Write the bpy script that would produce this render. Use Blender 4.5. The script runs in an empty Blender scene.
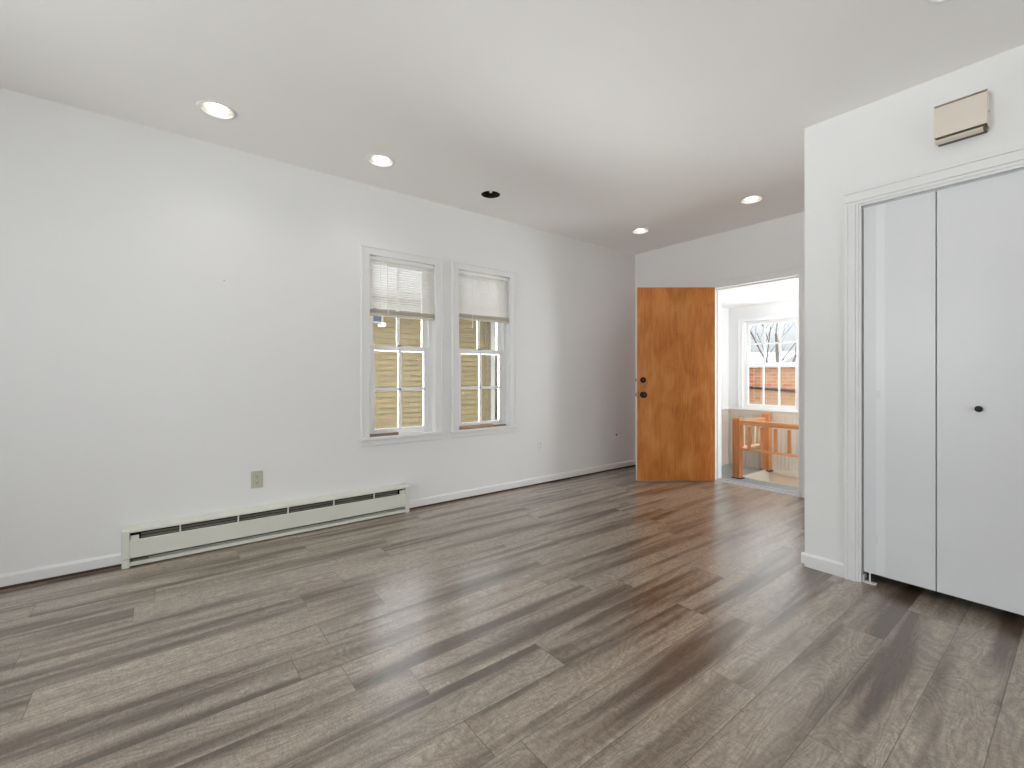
import bpy, bmesh, math, random
from mathutils import Vector, Matrix, Euler

random.seed(7)
PI = math.pi
S = bpy.context.scene
C = S.collection

# ------------------------------------------------------------------ camera
CAM_H = 1.109
cam_d = bpy.data.cameras.new('camera')
cam = bpy.data.objects.new('camera', cam_d)
C.objects.link(cam)
cam.location = (0, 0, CAM_H)
cam.rotation_euler = (PI / 2, 0, 0.91)
cam_d.sensor_width = 36.0
cam_d.lens = 452.93 / 1024 * 36.0
cam_d.shift_y = -8.06 / 1024
cam_d.clip_start = 0.05
cam_d.clip_end = 300
S.camera = cam

# ------------------------------------------------------------------ world, lights, exposure
S.view_settings.view_transform = 'Standard'
S.view_settings.look = 'None'
S.view_settings.gamma = 1.0
S.view_settings.use_curve_mapping = False
S.view_settings.exposure = 0.15
S.cycles.use_denoising = True
S.cycles.max_bounces = 14
S.cycles.diffuse_bounces = 8
S.cycles.transparent_max_bounces = 16
S.cycles.sample_clamp_indirect = 6.0

world = bpy.data.worlds.new('overcast_sky')
S.world = world
world.use_nodes = True
wn = world.node_tree.nodes
wl = world.node_tree.links
wn['Background'].inputs['Color'].default_value = (0.93, 0.96, 1.0, 1)
# overcast dome: brighter towards the zenith than at the horizon
wtc = wn.new('ShaderNodeTexCoord')
wsep = wn.new('ShaderNodeSeparateXYZ')
wl.new(wtc.outputs['Generated'], wsep.inputs[0])
wmax = wn.new('ShaderNodeMath')
wmax.operation = 'MAXIMUM'
wl.new(wsep.outputs[2], wmax.inputs[0])
wmax.inputs[1].default_value = 0.0
wmad = wn.new('ShaderNodeMath')
wmad.operation = 'MULTIPLY_ADD'
wl.new(wmax.outputs[0], wmad.inputs[0])
wmad.inputs[1].default_value = 5.0
wmad.inputs[2].default_value = 0.52
wl.new(wmad.outputs[0], wn['Background'].inputs['Strength'])

sun_d = bpy.data.lights.new('sun', 'SUN')
sun_d.energy = 1.3
sun_d.angle = math.radians(6)
sun_d.color = (1.0, 0.95, 0.86)
sun = bpy.data.objects.new('sun', sun_d)
sun.rotation_euler = Vector((-0.45, 0.22, -0.86)).to_track_quat('-Z', 'Y').to_euler()
C.objects.link(sun)


def area_lamp(name, loc, rot, sx, sy, power, color, spread=180):
    d = bpy.data.lights.new(name, 'AREA')
    d.shape = 'RECTANGLE'
    d.size, d.size_y = sx, sy
    d.energy = power
    d.color = color
    d.spread = math.radians(spread)
    o = bpy.data.objects.new(name, d)
    o.location = loc
    o.rotation_euler = rot
    C.objects.link(o)


# area lamps outside modelled window openings (rear wall, right wall, porch):
# level ones for the sky, and low unseen fill lamps added to lift the ceiling
DAY = (0.965, 0.985, 1.0)
area_lamp('daylight_rear', (-1.6, -2.90, 1.45), (PI / 2, 0, 0), 1.7, 1.5, 80, DAY)
area_lamp('daylight_rear_second', (1.2, -2.90, 1.45), (PI / 2, 0, 0), 1.7, 1.5, 8, DAY)
area_lamp('daylight_right', (2.90, 0.7, 1.45), (PI / 2, 0, PI / 2), 1.9, 1.5, 48, DAY)
area_lamp('rear_low_fill', (-0.3, -8.5, -0.7), (PI / 2 + 0.25, 0, 0), 6.0, 2.4, 130, DAY, 75)  # added low fill aimed up through the rear windows
area_lamp('rear_near_fill', (-0.2, -3.25, 0.55), (PI / 2 + 0.62, 0, 0), 4.4, 1.0, 20, DAY)
area_lamp('alley_low_fill', (-6.4, 2.0, -0.75), (PI / 2 + 0.45, 0, -PI / 2), 7.5, 1.6, 310, DAY, 120)  # added fill hidden below the sills, brightens the ceiling
area_lamp('alley_south_fill', (-5.2, -0.7, -0.60), (PI / 2 + 0.40, 0, -0.50), 1.8, 0.9, 420, DAY, 70)
area_lamp('porch_low_fill', (-3.0, 9.2, -0.25), (-PI / 2 - 0.35, 0, 0), 3.0, 1.0, 75, DAY, 90)  # added low fill sent through porch window and doorway
area_lamp('porch_end_fill', (0.60, 5.46, 1.3), (PI / 2, 0, PI / 2), 0.9, 1.1, 72, DAY)  # added lamp at the unseen end window, brightens the porch
area_lamp('porch_far_fill', (-0.85, 6.45, 1.3), (-PI / 2, 0, 0), 1.0, 1.2, 120, DAY)  # added lamp at the unseen far window, brightens the porch
area_lamp('daylight_porch_side', (-3.40, 5.525, 1.3), (PI / 2, 0, -PI / 2), 0.8, 1.1, 8, DAY)

# ------------------------------------------------------------------ material helpers
MATS = {}


def lin(c):
    return tuple(((v / 255) / 12.92 if v / 255 <= 0.04045 else ((v / 255 + 0.055) / 1.055) ** 2.4) for v in c)


def base_mat(name, rgb, rough=0.5, spec=0.5, metal=0.0):
    m = bpy.data.materials.new(name)
    m.use_nodes = True
    b = m.node_tree.nodes['Principled BSDF']
    b.inputs['Base Color'].default_value = (*lin(rgb), 1)
    b.inputs['Roughness'].default_value = rough
    b.inputs['Specular IOR Level'].default_value = spec
    b.inputs['Metallic'].default_value = metal
    return m, m.node_tree.nodes, m.node_tree.links, b


def N(nodes, t, **kw):
    n = nodes.new(t)
    for k, v in kw.items():
        setattr(n, k, v)
    return n


def math_node(nodes, links, op, a, b=None, c=None):
    n = nodes.new('ShaderNodeMath')
    n.operation = op
    for i, v in enumerate((a, b, c)):
        if v is None:
            continue
        if isinstance(v, (int, float)):
            n.inputs[i].default_value = v
        else:
            links.new(v, n.inputs[i])
    return n.outputs[0]


def mix_rgb(nodes, links, blend, fac, a, b):
    n = nodes.new('ShaderNodeMix')
    n.data_type = 'RGBA'
    n.blend_type = blend
    n.clamp_result = True
    for sock, v in ((n.inputs[0], fac), (n.inputs[6], a), (n.inputs[7], b)):
        if isinstance(v, (int, float)):
            sock.default_value = v
        elif isinstance(v, tuple):
            sock.default_value = (*v, 1)
        else:
            links.new(v, sock)
    return n.outputs[2]


def ramp(nodes, links, src, stops):
    n = nodes.new('ShaderNodeValToRGB')
    e = n.color_ramp.elements
    while len(e) < len(stops):
        e.new(0.5)
    for el, (p, c) in zip(e, stops):
        el.position = p
        el.color = (*c, 1) if len(c) == 3 else c
    links.new(src, n.inputs[0])
    return n.outputs[0]


def noisy(name, rgb, rough, var=0.06, scale=6.0, bump=0.0, bscale=200.0, spec=0.5, metal=0.0, stretch=(1, 1, 1)):
    m, n, l, b = base_mat(name, rgb, rough, spec, metal)
    tc = N(n, 'ShaderNodeTexCoord')
    mp = N(n, 'ShaderNodeMapping')
    mp.inputs['Scale'].default_value = stretch
    l.new(tc.outputs['Object'], mp.inputs[0])
    t = N(n, 'ShaderNodeTexNoise')
    t.inputs['Scale'].default_value = scale
    t.inputs['Detail'].default_value = 5
    l.new(mp.outputs[0], t.inputs['Vector'])
    c = lin(rgb)
    r = ramp(n, l, t.outputs[0], [(0.3, tuple(x * (1 - var) for x in c)), (0.7, tuple(min(1, x * (1 + var)) for x in c))])
    l.new(r, b.inputs['Base Color'])
    if bump:
        t2 = N(n, 'ShaderNodeTexNoise')
        t2.inputs['Scale'].default_value = bscale
        l.new(mp.outputs[0], t2.inputs['Vector'])
        bp = N(n, 'ShaderNodeBump')
        bp.inputs['Strength'].default_value = bump
        bp.inputs['Distance'].default_value = 0.002
        l.new(t2.outputs[0], bp.inputs['Height'])
        l.new(bp.outputs[0], b.inputs['Normal'])
    return m


M = {}
M['wall'] = noisy('white wall paint', (234, 234, 235), 0.6, 0.012, 1.3, 0.12, 160)
M['ceiling'] = noisy('ceiling paint', (246, 244, 242), 0.8, 0.01, 1.0, 0.1, 120)
M['trim'] = noisy('white trim paint', (233, 233, 234), 0.35, 0.012, 4, 0.05, 60)
M['sash'] = noisy('white sash paint', (240, 240, 240), 0.35, 0.01, 4)
M['closet'] = noisy('closet door paint', (222, 223, 227), 0.32, 0.015, 3, 0.06, 40)
M['strip'] = noisy('lighter closet strip', (230, 231, 236), 0.3, 0.015, 3)
M['heater'] = noisy('heater enamel', (222, 222, 212), 0.35, 0.02, 6)
M['heater_in'] = noisy('heater louvre grey', (120, 116, 106), 0.5, 0.1, 20)
M['dark'] = noisy('dark cavity', (22, 20, 18), 0.8, 0.1, 20)
M['toe'] = noisy('brown floor gap strip', (74, 58, 40), 0.7, 0.2, 12)
M['almond'] = noisy('almond plastic', (190, 188, 172), 0.4, 0.03, 30)
M['whiteplastic'] = noisy('white plastic', (236, 236, 234), 0.35, 0.01, 30)
M['chime'] = noisy('beige chime metal', (224, 214, 203), 0.45, 0.03, 8)
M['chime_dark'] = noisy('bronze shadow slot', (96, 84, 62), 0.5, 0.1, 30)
M['bronze'] = noisy('dark oil rubbed bronze', (38, 30, 24), 0.35, 0.15, 40, metal=0.7)
M['black'] = noisy('black metal', (16, 16, 17), 0.3, 0.1, 30)
M['steel'] = noisy('steel', (170, 170, 168), 0.35, 0.05, 30, metal=0.9)
M['alum'] = noisy('worn aluminium sill', (188, 190, 194), 0.4, 0.05, 18, metal=0.5)
M['reflector'] = noisy('light reflector silver', (172, 169, 162), 0.35, 0.03, 20, metal=0.5)
M['edge'] = noisy('painted door edge', (232, 222, 208), 0.45, 0.03, 10)
M['slat'] = noisy('vinyl blind slat', (243, 241, 238), 0.5, 0.01, 10)
M['blindrail'] = noisy('beige bottom rail', (205, 198, 184), 0.45, 0.03, 10)
M['brownwood'] = noisy('brown stick wood', (128, 106, 90), 0.6, 0.15, 25, stretch=(1, 8, 8))
M['tanwood'] = noisy('tan rod wood', (176, 148, 122), 0.55, 0.15, 25, stretch=(1, 8, 8))
M['beadboard'] = noisy('beige beadboard paint', (206, 197, 184), 0.4, 0.04, 5)
M['porchfloor'] = noisy('grey porch floor paint', (140, 148, 150), 0.4, 0.08, 10)
M['wellwall'] = noisy('beige stairwell paint', (222, 205, 184), 0.5, 0.05, 5)
M['roof'] = noisy('grey shingles', (168, 168, 172), 0.9, 0.2, 30)
M['ground'] = noisy('winter ground', (118, 112, 92), 0.95, 0.25, 2)
M['bark'] = noisy('grey bark', (104, 96, 90), 0.95, 0.35, 14, 0.4, 40)
M['pale'] = noisy('pale house siding', (168, 170, 174), 0.7, 0.03, 2)
M['houseglass'] = noisy('dark house window glass', (62, 72, 86), 0.1, 0.2, 4)
M['cornerboard'] = noisy('grey corner board', (150, 150, 142), 0.7, 0.05, 6)
M['cream'] = noisy('painted baluster', (226, 186, 150), 0.4, 0.05, 6)

# siding
m, n, l, b = base_mat('yellow clapboard paint', (214, 190, 120), 0.75, 0.2)
tc = N(n, 'ShaderNodeTexCoord')
mp = N(n, 'ShaderNodeMapping')
mp.inputs['Scale'].default_value = (1, 0.6, 5)
l.new(tc.outputs['Object'], mp.inputs[0])
t = N(n, 'ShaderNodeTexNoise')
t.inputs['Scale'].default_value = 3.0
t.inputs['Detail'].default_value = 8
l.new(mp.outputs[0], t.inputs['Vector'])
r = ramp(n, l, t.outputs[0], [(0.3, lin((100, 91, 68))), (0.5, lin((112, 101, 75))), (0.68, lin((121, 103, 70))), (0.82, lin((88, 78, 62)))])
l.new(r, b.inputs['Base Color'])
M['siding'] = m

# brick
m, n, l, b = base_mat('weathered brick', (190, 110, 80), 0.9, 0.2)
tc = N(n, 'ShaderNodeTexCoord')
mp = N(n, 'ShaderNodeMapping')
mp.inputs['Rotation'].default_value = (PI / 2, 0, 0)
l.new(tc.outputs['Object'], mp.inputs[0])
bk = N(n, 'ShaderNodeTexBrick')
bk.inputs['Scale'].default_value = 1.0
bk.inputs['Brick Width'].default_value = 0.24
bk.inputs['Row Height'].default_value = 0.085
bk.inputs['Mortar Size'].default_value = 0.009
bk.inputs['Color1'].default_value = (*lin((160, 84, 58)), 1)
bk.inputs['Color2'].default_value = (*lin((168, 118, 88)), 1)
bk.inputs['Mortar'].default_value = (*lin((158, 144, 124)), 1)
l.new(mp.outputs[0], bk.inputs['Vector'])
t = N(n, 'ShaderNodeTexNoise')
t.inputs['Scale'].default_value = 2.2
t.inputs['Detail'].default_value = 6
l.new(tc.outputs['Object'], t.inputs['Vector'])
w = ramp(n, l, t.outputs[0], [(0.4, (0, 0, 0)), (0.62, (1, 1, 1))])
mixc = mix_rgb(n, l, 'MIX', math_node(n, l, 'MULTIPLY', w, 0.55), bk.outputs[0], lin((164, 144, 110)))
l.new(mixc, b.inputs['Base Color'])
M['brick'] = m

# thin window glass
m = bpy.data.materials.new('window glass')
m.use_nodes = True
n, l = m.node_tree.nodes, m.node_tree.links
n.clear()
out = N(n, 'ShaderNodeOutputMaterial')
tr = N(n, 'ShaderNodeBsdfTransparent')
tr.inputs[0].default_value = (0.96, 0.975, 0.97, 1)
gl = N(n, 'ShaderNodeBsdfGlossy')
gl.inputs['Roughness'].default_value = 0.02
fr = N(n, 'ShaderNodeFresnel')
fr.inputs[0].default_value = 1.45
tcn = N(n, 'ShaderNodeTexCoord')
dn = N(n, 'ShaderNodeTexNoise')
dn.inputs['Scale'].default_value = 3.0
l.new(tcn.outputs['Object'], dn.inputs['Vector'])
fac = math_node(n, l, 'ADD', fr.outputs[0], math_node(n, l, 'MULTIPLY', dn.outputs[0], 0.03))
mx = N(n, 'ShaderNodeMixShader')
l.new(fac, mx.inputs[0])
l.new(tr.outputs[0], mx.inputs[1])
l.new(gl.outputs[0], mx.inputs[2])
l.new(mx.outputs[0], out.inputs[0])
M['glass'] = m

# lamp bulb
m, n, l, b = base_mat('lit bulb face', (255, 250, 240), 0.4)
b.inputs['Emission Color'].default_value = (1, 0.985, 0.95, 1)
lw = N(n, 'ShaderNodeTexNoise')
lw.inputs['Scale'].default_value = 60
l.new(math_node(n, l, 'ADD', math_node(n, l, 'MULTIPLY', lw.outputs[0], 2.0), 5.0), b.inputs['Emission Strength'])
M['bulb'] = m


# stained wood with long grain along one local axis
def grain_wood(name, dark, mid, light, axis, rough, fine=120.0, zb=0.18):
    m, n, l, b = base_mat(name, mid, rough, 0.5)
    tc = N(n, 'ShaderNodeTexCoord')
    sc = [1.0, 1.0, 1.0]
    sc[axis] = 0.035
    mp = N(n, 'ShaderNodeMapping')
    mp.inputs['Scale'].default_value = sc
    l.new(tc.outputs['Object'], mp.inputs[0])
    t = N(n, 'ShaderNodeTexNoise')
    t.inputs['Scale'].default_value = fine
    t.inputs['Detail'].default_value = 6
    t.inputs['Roughness'].default_value = 0.6
    l.new(mp.outputs[0], t.inputs['Vector'])
    sc2 = [1.0, 1.0, 1.0]
    sc2[axis] = zb
    mp2 = N(n, 'ShaderNodeMapping')
    mp2.inputs['Scale'].default_value = sc2
    l.new(tc.outputs['Object'], mp2.inputs[0])
    t2 = N(n, 'ShaderNodeTexNoise')
    t2.inputs['Scale'].default_value = 7.0
    t2.inputs['Detail'].default_value = 5
    t2.inputs['Distortion'].default_value = 0.6
    l.new(mp2.outputs[0], t2.inputs['Vector'])
    f = math_node(n, l, 'ADD', math_node(n, l, 'MULTIPLY', t.outputs[0], 0.45), math_node(n, l, 'MULTIPLY', t2.outputs[0], 0.55))
    r = ramp(n, l, f, [(0.32, lin(dark)), (0.5, lin(mid)), (0.66, lin(light))])
    l.new(r, b.inputs['Base Color'])
    bp = N(n, 'ShaderNodeBump')
    bp.inputs['Strength'].default_value = 0.08
    bp.inputs['Distance'].default_value = 0.001
    l.new(t.outputs[0], bp.inputs['Height'])
    l.new(bp.outputs[0], b.inputs['Normal'])
    return m


M['doorwood'] = grain_wood('orange brown door veneer', (164, 90, 34), (200, 124, 56), (216, 150, 82), 2, 0.34, 90.0, zb=0.42)
M['railwood_z'] = grain_wood('orange rail wood upright', (150, 86, 42), (186, 116, 64), (208, 146, 94), 2, 0.35, 60)
M['railwood_x'] = grain_wood('orange rail wood long', (166, 104, 60), (200, 138, 88), (220, 166, 118), 0, 0.35, 60)
M['railwood_y'] = grain_wood('orange rail wood short', (166, 104, 60), (200, 138, 88), (220, 166, 118), 1, 0.35, 60)


# floor planks running along Y
def floor_mat():
    m, n, l, b = base_mat('grey brown plank floor', (140, 130, 120), 0.34, 0.9)
    tc = N(n, 'ShaderNodeTexCoord')
    sep = N(n, 'ShaderNodeSeparateXYZ')
    l.new(tc.outputs['Object'], sep.inputs[0])
    X, Y = sep.outputs[0], sep.outputs[1]
    PW, PL = 0.1755, 1.22
    u = math_node(n, l, 'DIVIDE', math_node(n, l, 'ADD', X, 0.895 + PW * 40), PW)
    row = math_node(n, l, 'FLOOR', u)
    fu = math_node(n, l, 'FRACT', u)
    wn1 = N(n, 'ShaderNodeTexWhiteNoise', noise_dimensions='1D')
    l.new(row, wn1.inputs['W'])
    v = math_node(n, l, 'ADD', math_node(n, l, 'DIVIDE', math_node(n, l, 'ADD', Y, 30), PL), math_node(n, l, 'MULTIPLY', wn1.outputs[0], 7.3))
    col = math_node(n, l, 'FLOOR', v)
    fv = math_node(n, l, 'FRACT', v)
    cid = N(n, 'ShaderNodeCombineXYZ')
    l.new(row, cid.inputs[0])
    l.new(col, cid.inputs[1])
    wn2 = N(n, 'ShaderNodeTexWhiteNoise', noise_dimensions='3D')
    l.new(cid.outputs[0], wn2.inputs['Vector'])
    pv = wn2.outputs[0]
    # per plank shifted coordinates
    off = N(n, 'ShaderNodeVectorMath', operation='SCALE')
    l.new(wn2.outputs[1], off.inputs[0])
    off.inputs['Scale'].default_value = 37.0
    addv = N(n, 'ShaderNodeVectorMath', operation='ADD')
    l.new(tc.outputs['Object'], addv.inputs[0])
    l.new(off.outputs[0], addv.inputs[1])

    def tex(scale, detail, sx, sy, dist=0.0, rough=0.55):
        mp = N(n, 'ShaderNodeMapping')
        mp.inputs['Scale'].default_value = (sx, sy, 1)
        l.new(addv.outputs[0], mp.inputs[0])
        t = N(n, 'ShaderNodeTexNoise')
        t.inputs['Scale'].default_value = scale
        t.inputs['Detail'].default_value = detail
        t.inputs['Distortion'].default_value = dist
        t.inputs['Roughness'].default_value = rough
        l.new(mp.outputs[0], t.inputs['Vector'])
        return t.outputs[0]
    streak = tex(1.0, 2, 11.0, 0.8, 0.25)           # broad dark heart streaks
    grain = tex(1.0, 6, 95.0, 9.0, 0.8, 0.75)       # fine grain
    figure = tex(1.0, 2, 6.5, 1.5, 0.5, 0.45)       # slow field whose contours make cathedral rings
    saw = tex(1.0, 4, 45.0, 110.0, 1.6, 0.7)        # short cross marks
    fleck = tex(1.0, 3, 260.0, 26.0, 0.3, 0.6)
    contour = math_node(n, l, 'SINE', math_node(n, l, 'MULTIPLY', figure, 150.0))
    sv = math_node(n, l, 'ADD', streak, math_node(n, l, 'MULTIPLY', math_node(n, l, 'SUBTRACT', grain, 0.5), 0.35))
    s1 = ramp(n, l, sv, [(0.46, (0.0,) * 3), (0.66, (1.0,) * 3)])
    base = mix_rgb(n, l, 'MIX', s1, lin((161, 147, 132)), lin((86, 67, 49)))
    g1 = ramp(n, l, grain, [(0.36, (0.70,) * 3), (0.64, (1.26,) * 3)])
    base = mix_rgb(n, l, 'MULTIPLY', 0.95, base, g1)
    r1 = ramp(n, l, math_node(n, l, 'MULTIPLY_ADD', contour, 0.5, 0.5), [(0.0, (0.84,) * 3), (0.55, (1.05,) * 3), (1.0, (1.1,) * 3)])
    base = mix_rgb(n, l, 'MULTIPLY', 1.0, base, r1)
    sw = ramp(n, l, saw, [(0.38, (0.74,) * 3), (0.62, (1.24,) * 3)])
    base = mix_rgb(n, l, 'MULTIPLY', 1.0, base, sw)
    fk = ramp(n, l, fleck, [(0.30, (0.6,) * 3), (0.42, (1.0,) * 3), (0.62, (1.0,) * 3), (0.72, (1.3,) * 3)])
    base = mix_rgb(n, l, 'MULTIPLY', 1.0, base, fk)
    tone = ramp(n, l, pv, [(0.0, (0.93,) * 3), (1.0, (1.05, 1.045, 1.035))])
    base = mix_rgb(n, l, 'MULTIPLY', 1.0, base, tone)
    # small knots
    mpk = N(n, 'ShaderNodeMapping')
    mpk.inputs['Scale'].default_value = (3.2, 1.3, 1)
    l.new(addv.outputs[0], mpk.inputs[0])
    vor = N(n, 'ShaderNodeTexVoronoi')
    vor.inputs['Scale'].default_value = 1.0
    l.new(mpk.outputs[0], vor.inputs['Vector'])
    kn = ramp(n, l, vor.outputs['Distance'], [(0.012, (0.25, 0.22, 0.2)), (0.032, (1, 1, 1))])
    base = mix_rgb(n, l, 'MULTIPLY', 0.85, base, kn)
    # seams
    eu = math_node(n, l, 'MULTIPLY', math_node(n, l, 'MINIMUM', fu, math_node(n, l, 'SUBTRACT', 1.0, fu)), PW)
    ev = math_node(n, l, 'MULTIPLY', math_node(n, l, 'MINIMUM', fv, math_node(n, l, 'SUBTRACT', 1.0, fv)), PL)
    e = math_node(n, l, 'MINIMUM', eu, ev)
    sm = ramp(n, l, math_node(n, l, 'MULTIPLY', e, 100.0), [(0.06, (0.0,) * 3), (0.2, (1.0,) * 3)])
    seam = mix_rgb(n, l, 'MIX', sm, (0.42, 0.4, 0.38), (1.0, 1.0, 1.0))
    base = mix_rgb(n, l, 'MULTIPLY', 1.0, base, seam)
    l.new(base, b.inputs['Base Color'])
    b.inputs['Coat Weight'].default_value = 0.58
    b.inputs['Coat Roughness'].default_value = 0.24
    b.inputs['Coat IOR'].default_value = 1.6
    rg = ramp(n, l, grain, [(0.3, (0.27,) * 3), (0.7, (0.36,) * 3)])
    l.new(rg, b.inputs['Roughness'])
    hh = math_node(n, l, 'ADD', math_node(n, l, 'MULTIPLY', sm, 0.6), math_node(n, l, 'ADD', math_node(n, l, 'MULTIPLY', grain, 0.12), math_node(n, l, 'MULTIPLY', saw, 0.12)))
    bp = N(n, 'ShaderNodeBump')
    bp.inputs['Strength'].default_value = 0.22
    bp.inputs['Distance'].default_value = 0.0015
    l.new(hh, bp.inputs['Height'])
    l.new(bp.outputs[0], b.inputs['Normal'])
    return m


M['floor'] = floor_mat()


# ------------------------------------------------------------------ mesh helpers
class MB:
    def __init__(self):
        self.bm = bmesh.new()

    def box(self, x0, x1, y0, y1, z0, z1):
        vs = [self.bm.verts.new((x, y, z)) for z in (z0, z1) for y in (y0, y1) for x in (x0, x1)]
        for f in ((0, 2, 3, 1), (4, 5, 7, 6), (0, 1, 5, 4), (2, 6, 7, 3), (0, 4, 6, 2), (1, 3, 7, 5)):
            self.bm.faces.new([vs[i] for i in f])
        return self

    def prism(self, pts, axis, a, b):
        """closed polygon pts (u, v) swept along axis from a to b; (u, v) are the two other axes in order"""
        def p(u, v, w):
            return ((w, u, v), (u, w, v), (u, v, w))[axis]
        A = [self.bm.verts.new(p(u, v, a)) for u, v in pts]
        B = [self.bm.verts.new(p(u, v, b)) for u, v in pts]
        k = len(pts)
        self.bm.faces.new(A)
        self.bm.faces.new(B[::-1])
        for i in range(k):
            j = (i + 1) % k
            self.bm.faces.new((A[i], B[i], B[j], A[j]))
        return self

    def lathe(self, prof, origin=(0, 0, 0), axis='Z', seg=32, flip=False):
        """profile of (radius, height) turned about an axis"""
        rings = []
        o = Vector(origin)
        for r, h in prof:
            ring = []
            for i in range(seg):
                a = 2 * PI * i / seg
                c, s = math.cos(a) * r, math.sin(a) * r
                q = {'Z': (c, s, h), 'Y': (c, h, s), 'X': (h, c, s)}[axis]
                ring.append(self.bm.verts.new(o + Vector(q)))
            rings.append(ring)
        for A, B in zip(rings, rings[1:]):
            for i in range(seg):
                j = (i + 1) % seg
                self.bm.faces.new((A[i], A[j], B[j], B[i]))
        if prof[0][0] > 1e-6:
            self.bm.faces.new(rings[0][::-1])
        if prof[-1][0] > 1e-6:
            self.bm.faces.new(rings[-1])
        return self

    def ring(self, prof, origin=(0, 0, 0), seg=40):
        """closed profile turned about Z, open in the middle"""
        rings = []
        o = Vector(origin)
        for r, h in prof:
            rings.append([self.bm.verts.new(o + Vector((math.cos(2 * PI * i / seg) * r, math.sin(2 * PI * i / seg) * r, h))) for i in range(seg)])
        k = len(rings)
        for q in range(k):
            A, B = rings[q], rings[(q + 1) % k]
            for i in range(seg):
                j = (i + 1) % seg
                self.bm.faces.new((A[i], A[j], B[j], B[i]))
        return self

    def tube(self, pts, radii, seg=8):
        rings = []
        pts = [Vector(p) for p in pts]
        if isinstance(radii, (int, float)):
            radii = [radii] * len(pts)
        for i, p in enumerate(pts):
            d = (pts[min(i + 1, len(pts) - 1)] - pts[max(i - 1, 0)]).normalized()
            up = Vector((0, 0, 1)) if abs(d.z) < 0.9 else Vector((1, 0, 0))
            a = d.cross(up).normalized()
            c = d.cross(a).normalized()
            rings.append([self.bm.verts.new(p + (a * math.cos(2 * PI * k / seg) + c * math.sin(2 * PI * k / seg)) * radii[i]) for k in range(seg)])
        for A, B in zip(rings, rings[1:]):
            for i in range(seg):
                j = (i + 1) % seg
                self.bm.faces.new((A[i], A[j], B[j], B[i]))
        self.bm.faces.new(rings[0][::-1])
        self.bm.faces.new(rings[-1])
        return self

    def wall(self, along, u0, u1, z0, z1, t0, t1, holes=()):
        """slab with rectangular holes (ua, ub, za, zb); along 'X' or 'Y'"""
        def put(a, b, c, d):
            if b - a < 1e-5 or d - c < 1e-5:
                return
            if along == 'X':
                self.box(a, b, t0, t1, c, d)
            else:
                self.box(t0, t1, a, b, c, d)
        cur = u0
        for a, b, c, d in sorted(holes):
            put(cur, a, z0, z1)
            put(a, b, z0, c)
            put(a, b, d, z1)
            cur = b
        put(cur, u1, z0, z1)
        return self

    def build(self, name, mat, parent=None, loc=None, rot=None, bevel=0.0, smooth=False, seg=2):
        bmesh.ops.recalc_face_normals(self.bm, faces=self.bm.faces)
        me = bpy.data.meshes.new(name)
        self.bm.to_mesh(me)
        self.bm.free()
        me.materials.append(mat)
        if smooth:
            for p in me.polygons:
                p.use_smooth = True
            try:
                me.set_sharp_from_angle(angle=math.radians(38))
            except Exception:
                pass
        o = bpy.data.objects.new(name, me)
        C.objects.link(o)
        if parent is not None:
            o.parent = parent
        if loc is not None:
            o.location = loc
        if rot is not None:
            o.rotation_euler = rot
        if bevel:
            md = o.modifiers.new('bevel', 'BEVEL')
            md.width = bevel
            md.segments = seg
            md.limit_method = 'ANGLE'
            md.angle_limit = math.radians(40)
        return o


def tag(o, label, cat, group=None, kind=None):
    o['label'] = label
    o['category'] = cat
    if group:
        o['group'] = group
    if kind:
        o['kind'] = kind
    return o


def thing(name, label, cat, loc=(0, 0, 0), rotz=0.0, group=None, kind=None):
    o = bpy.data.objects.new(name, None)
    o.empty_display_size = 0.1
    C.objects.link(o)
    o.location = loc
    o.rotation_euler = (0, 0, rotz)
    return tag(o, label, cat, group, kind)


def struct(mb, name, mat, label, cat, **kw):
    return tag(mb.build(name, mat, **kw), label, cat, kind='structure')


# ------------------------------------------------------------------ dimensions
XL = -3.487      # left wall face
YB = 4.635       # back wall face
YC = 2.976       # closet wall face
XC = -1.041      # closet corner
XR, YR = 2.70, -2.70
H = 2.606
TW = 0.13

# ------------------------------------------------------------------ floor and ceiling
f = MB()
f.box(XL, XR, YR, YC + 0.75, -0.06, 0)
f.box(XL, XC, YC + 0.75, YB, -0.06, 0)
struct(f, 'floor', M['floor'], 'grey brown wood plank floor with dark streaks', 'floor')

LIGHTS = [(-3.020, 0.254), (-3.036, 1.210), (-3.051, 2.150), (-1.765, 3.915), (-2.868, 3.901), (-0.307, 2.312)]


def ceil_z(x, y):
    tx = min(1, max(0, (x - XL) / (XC - XL)))
    ty = min(1, max(0, (YB - y) / (YB - YC)))
    return H - 0.052 * (tx * tx * (3 - 2 * tx)) * ty


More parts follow.
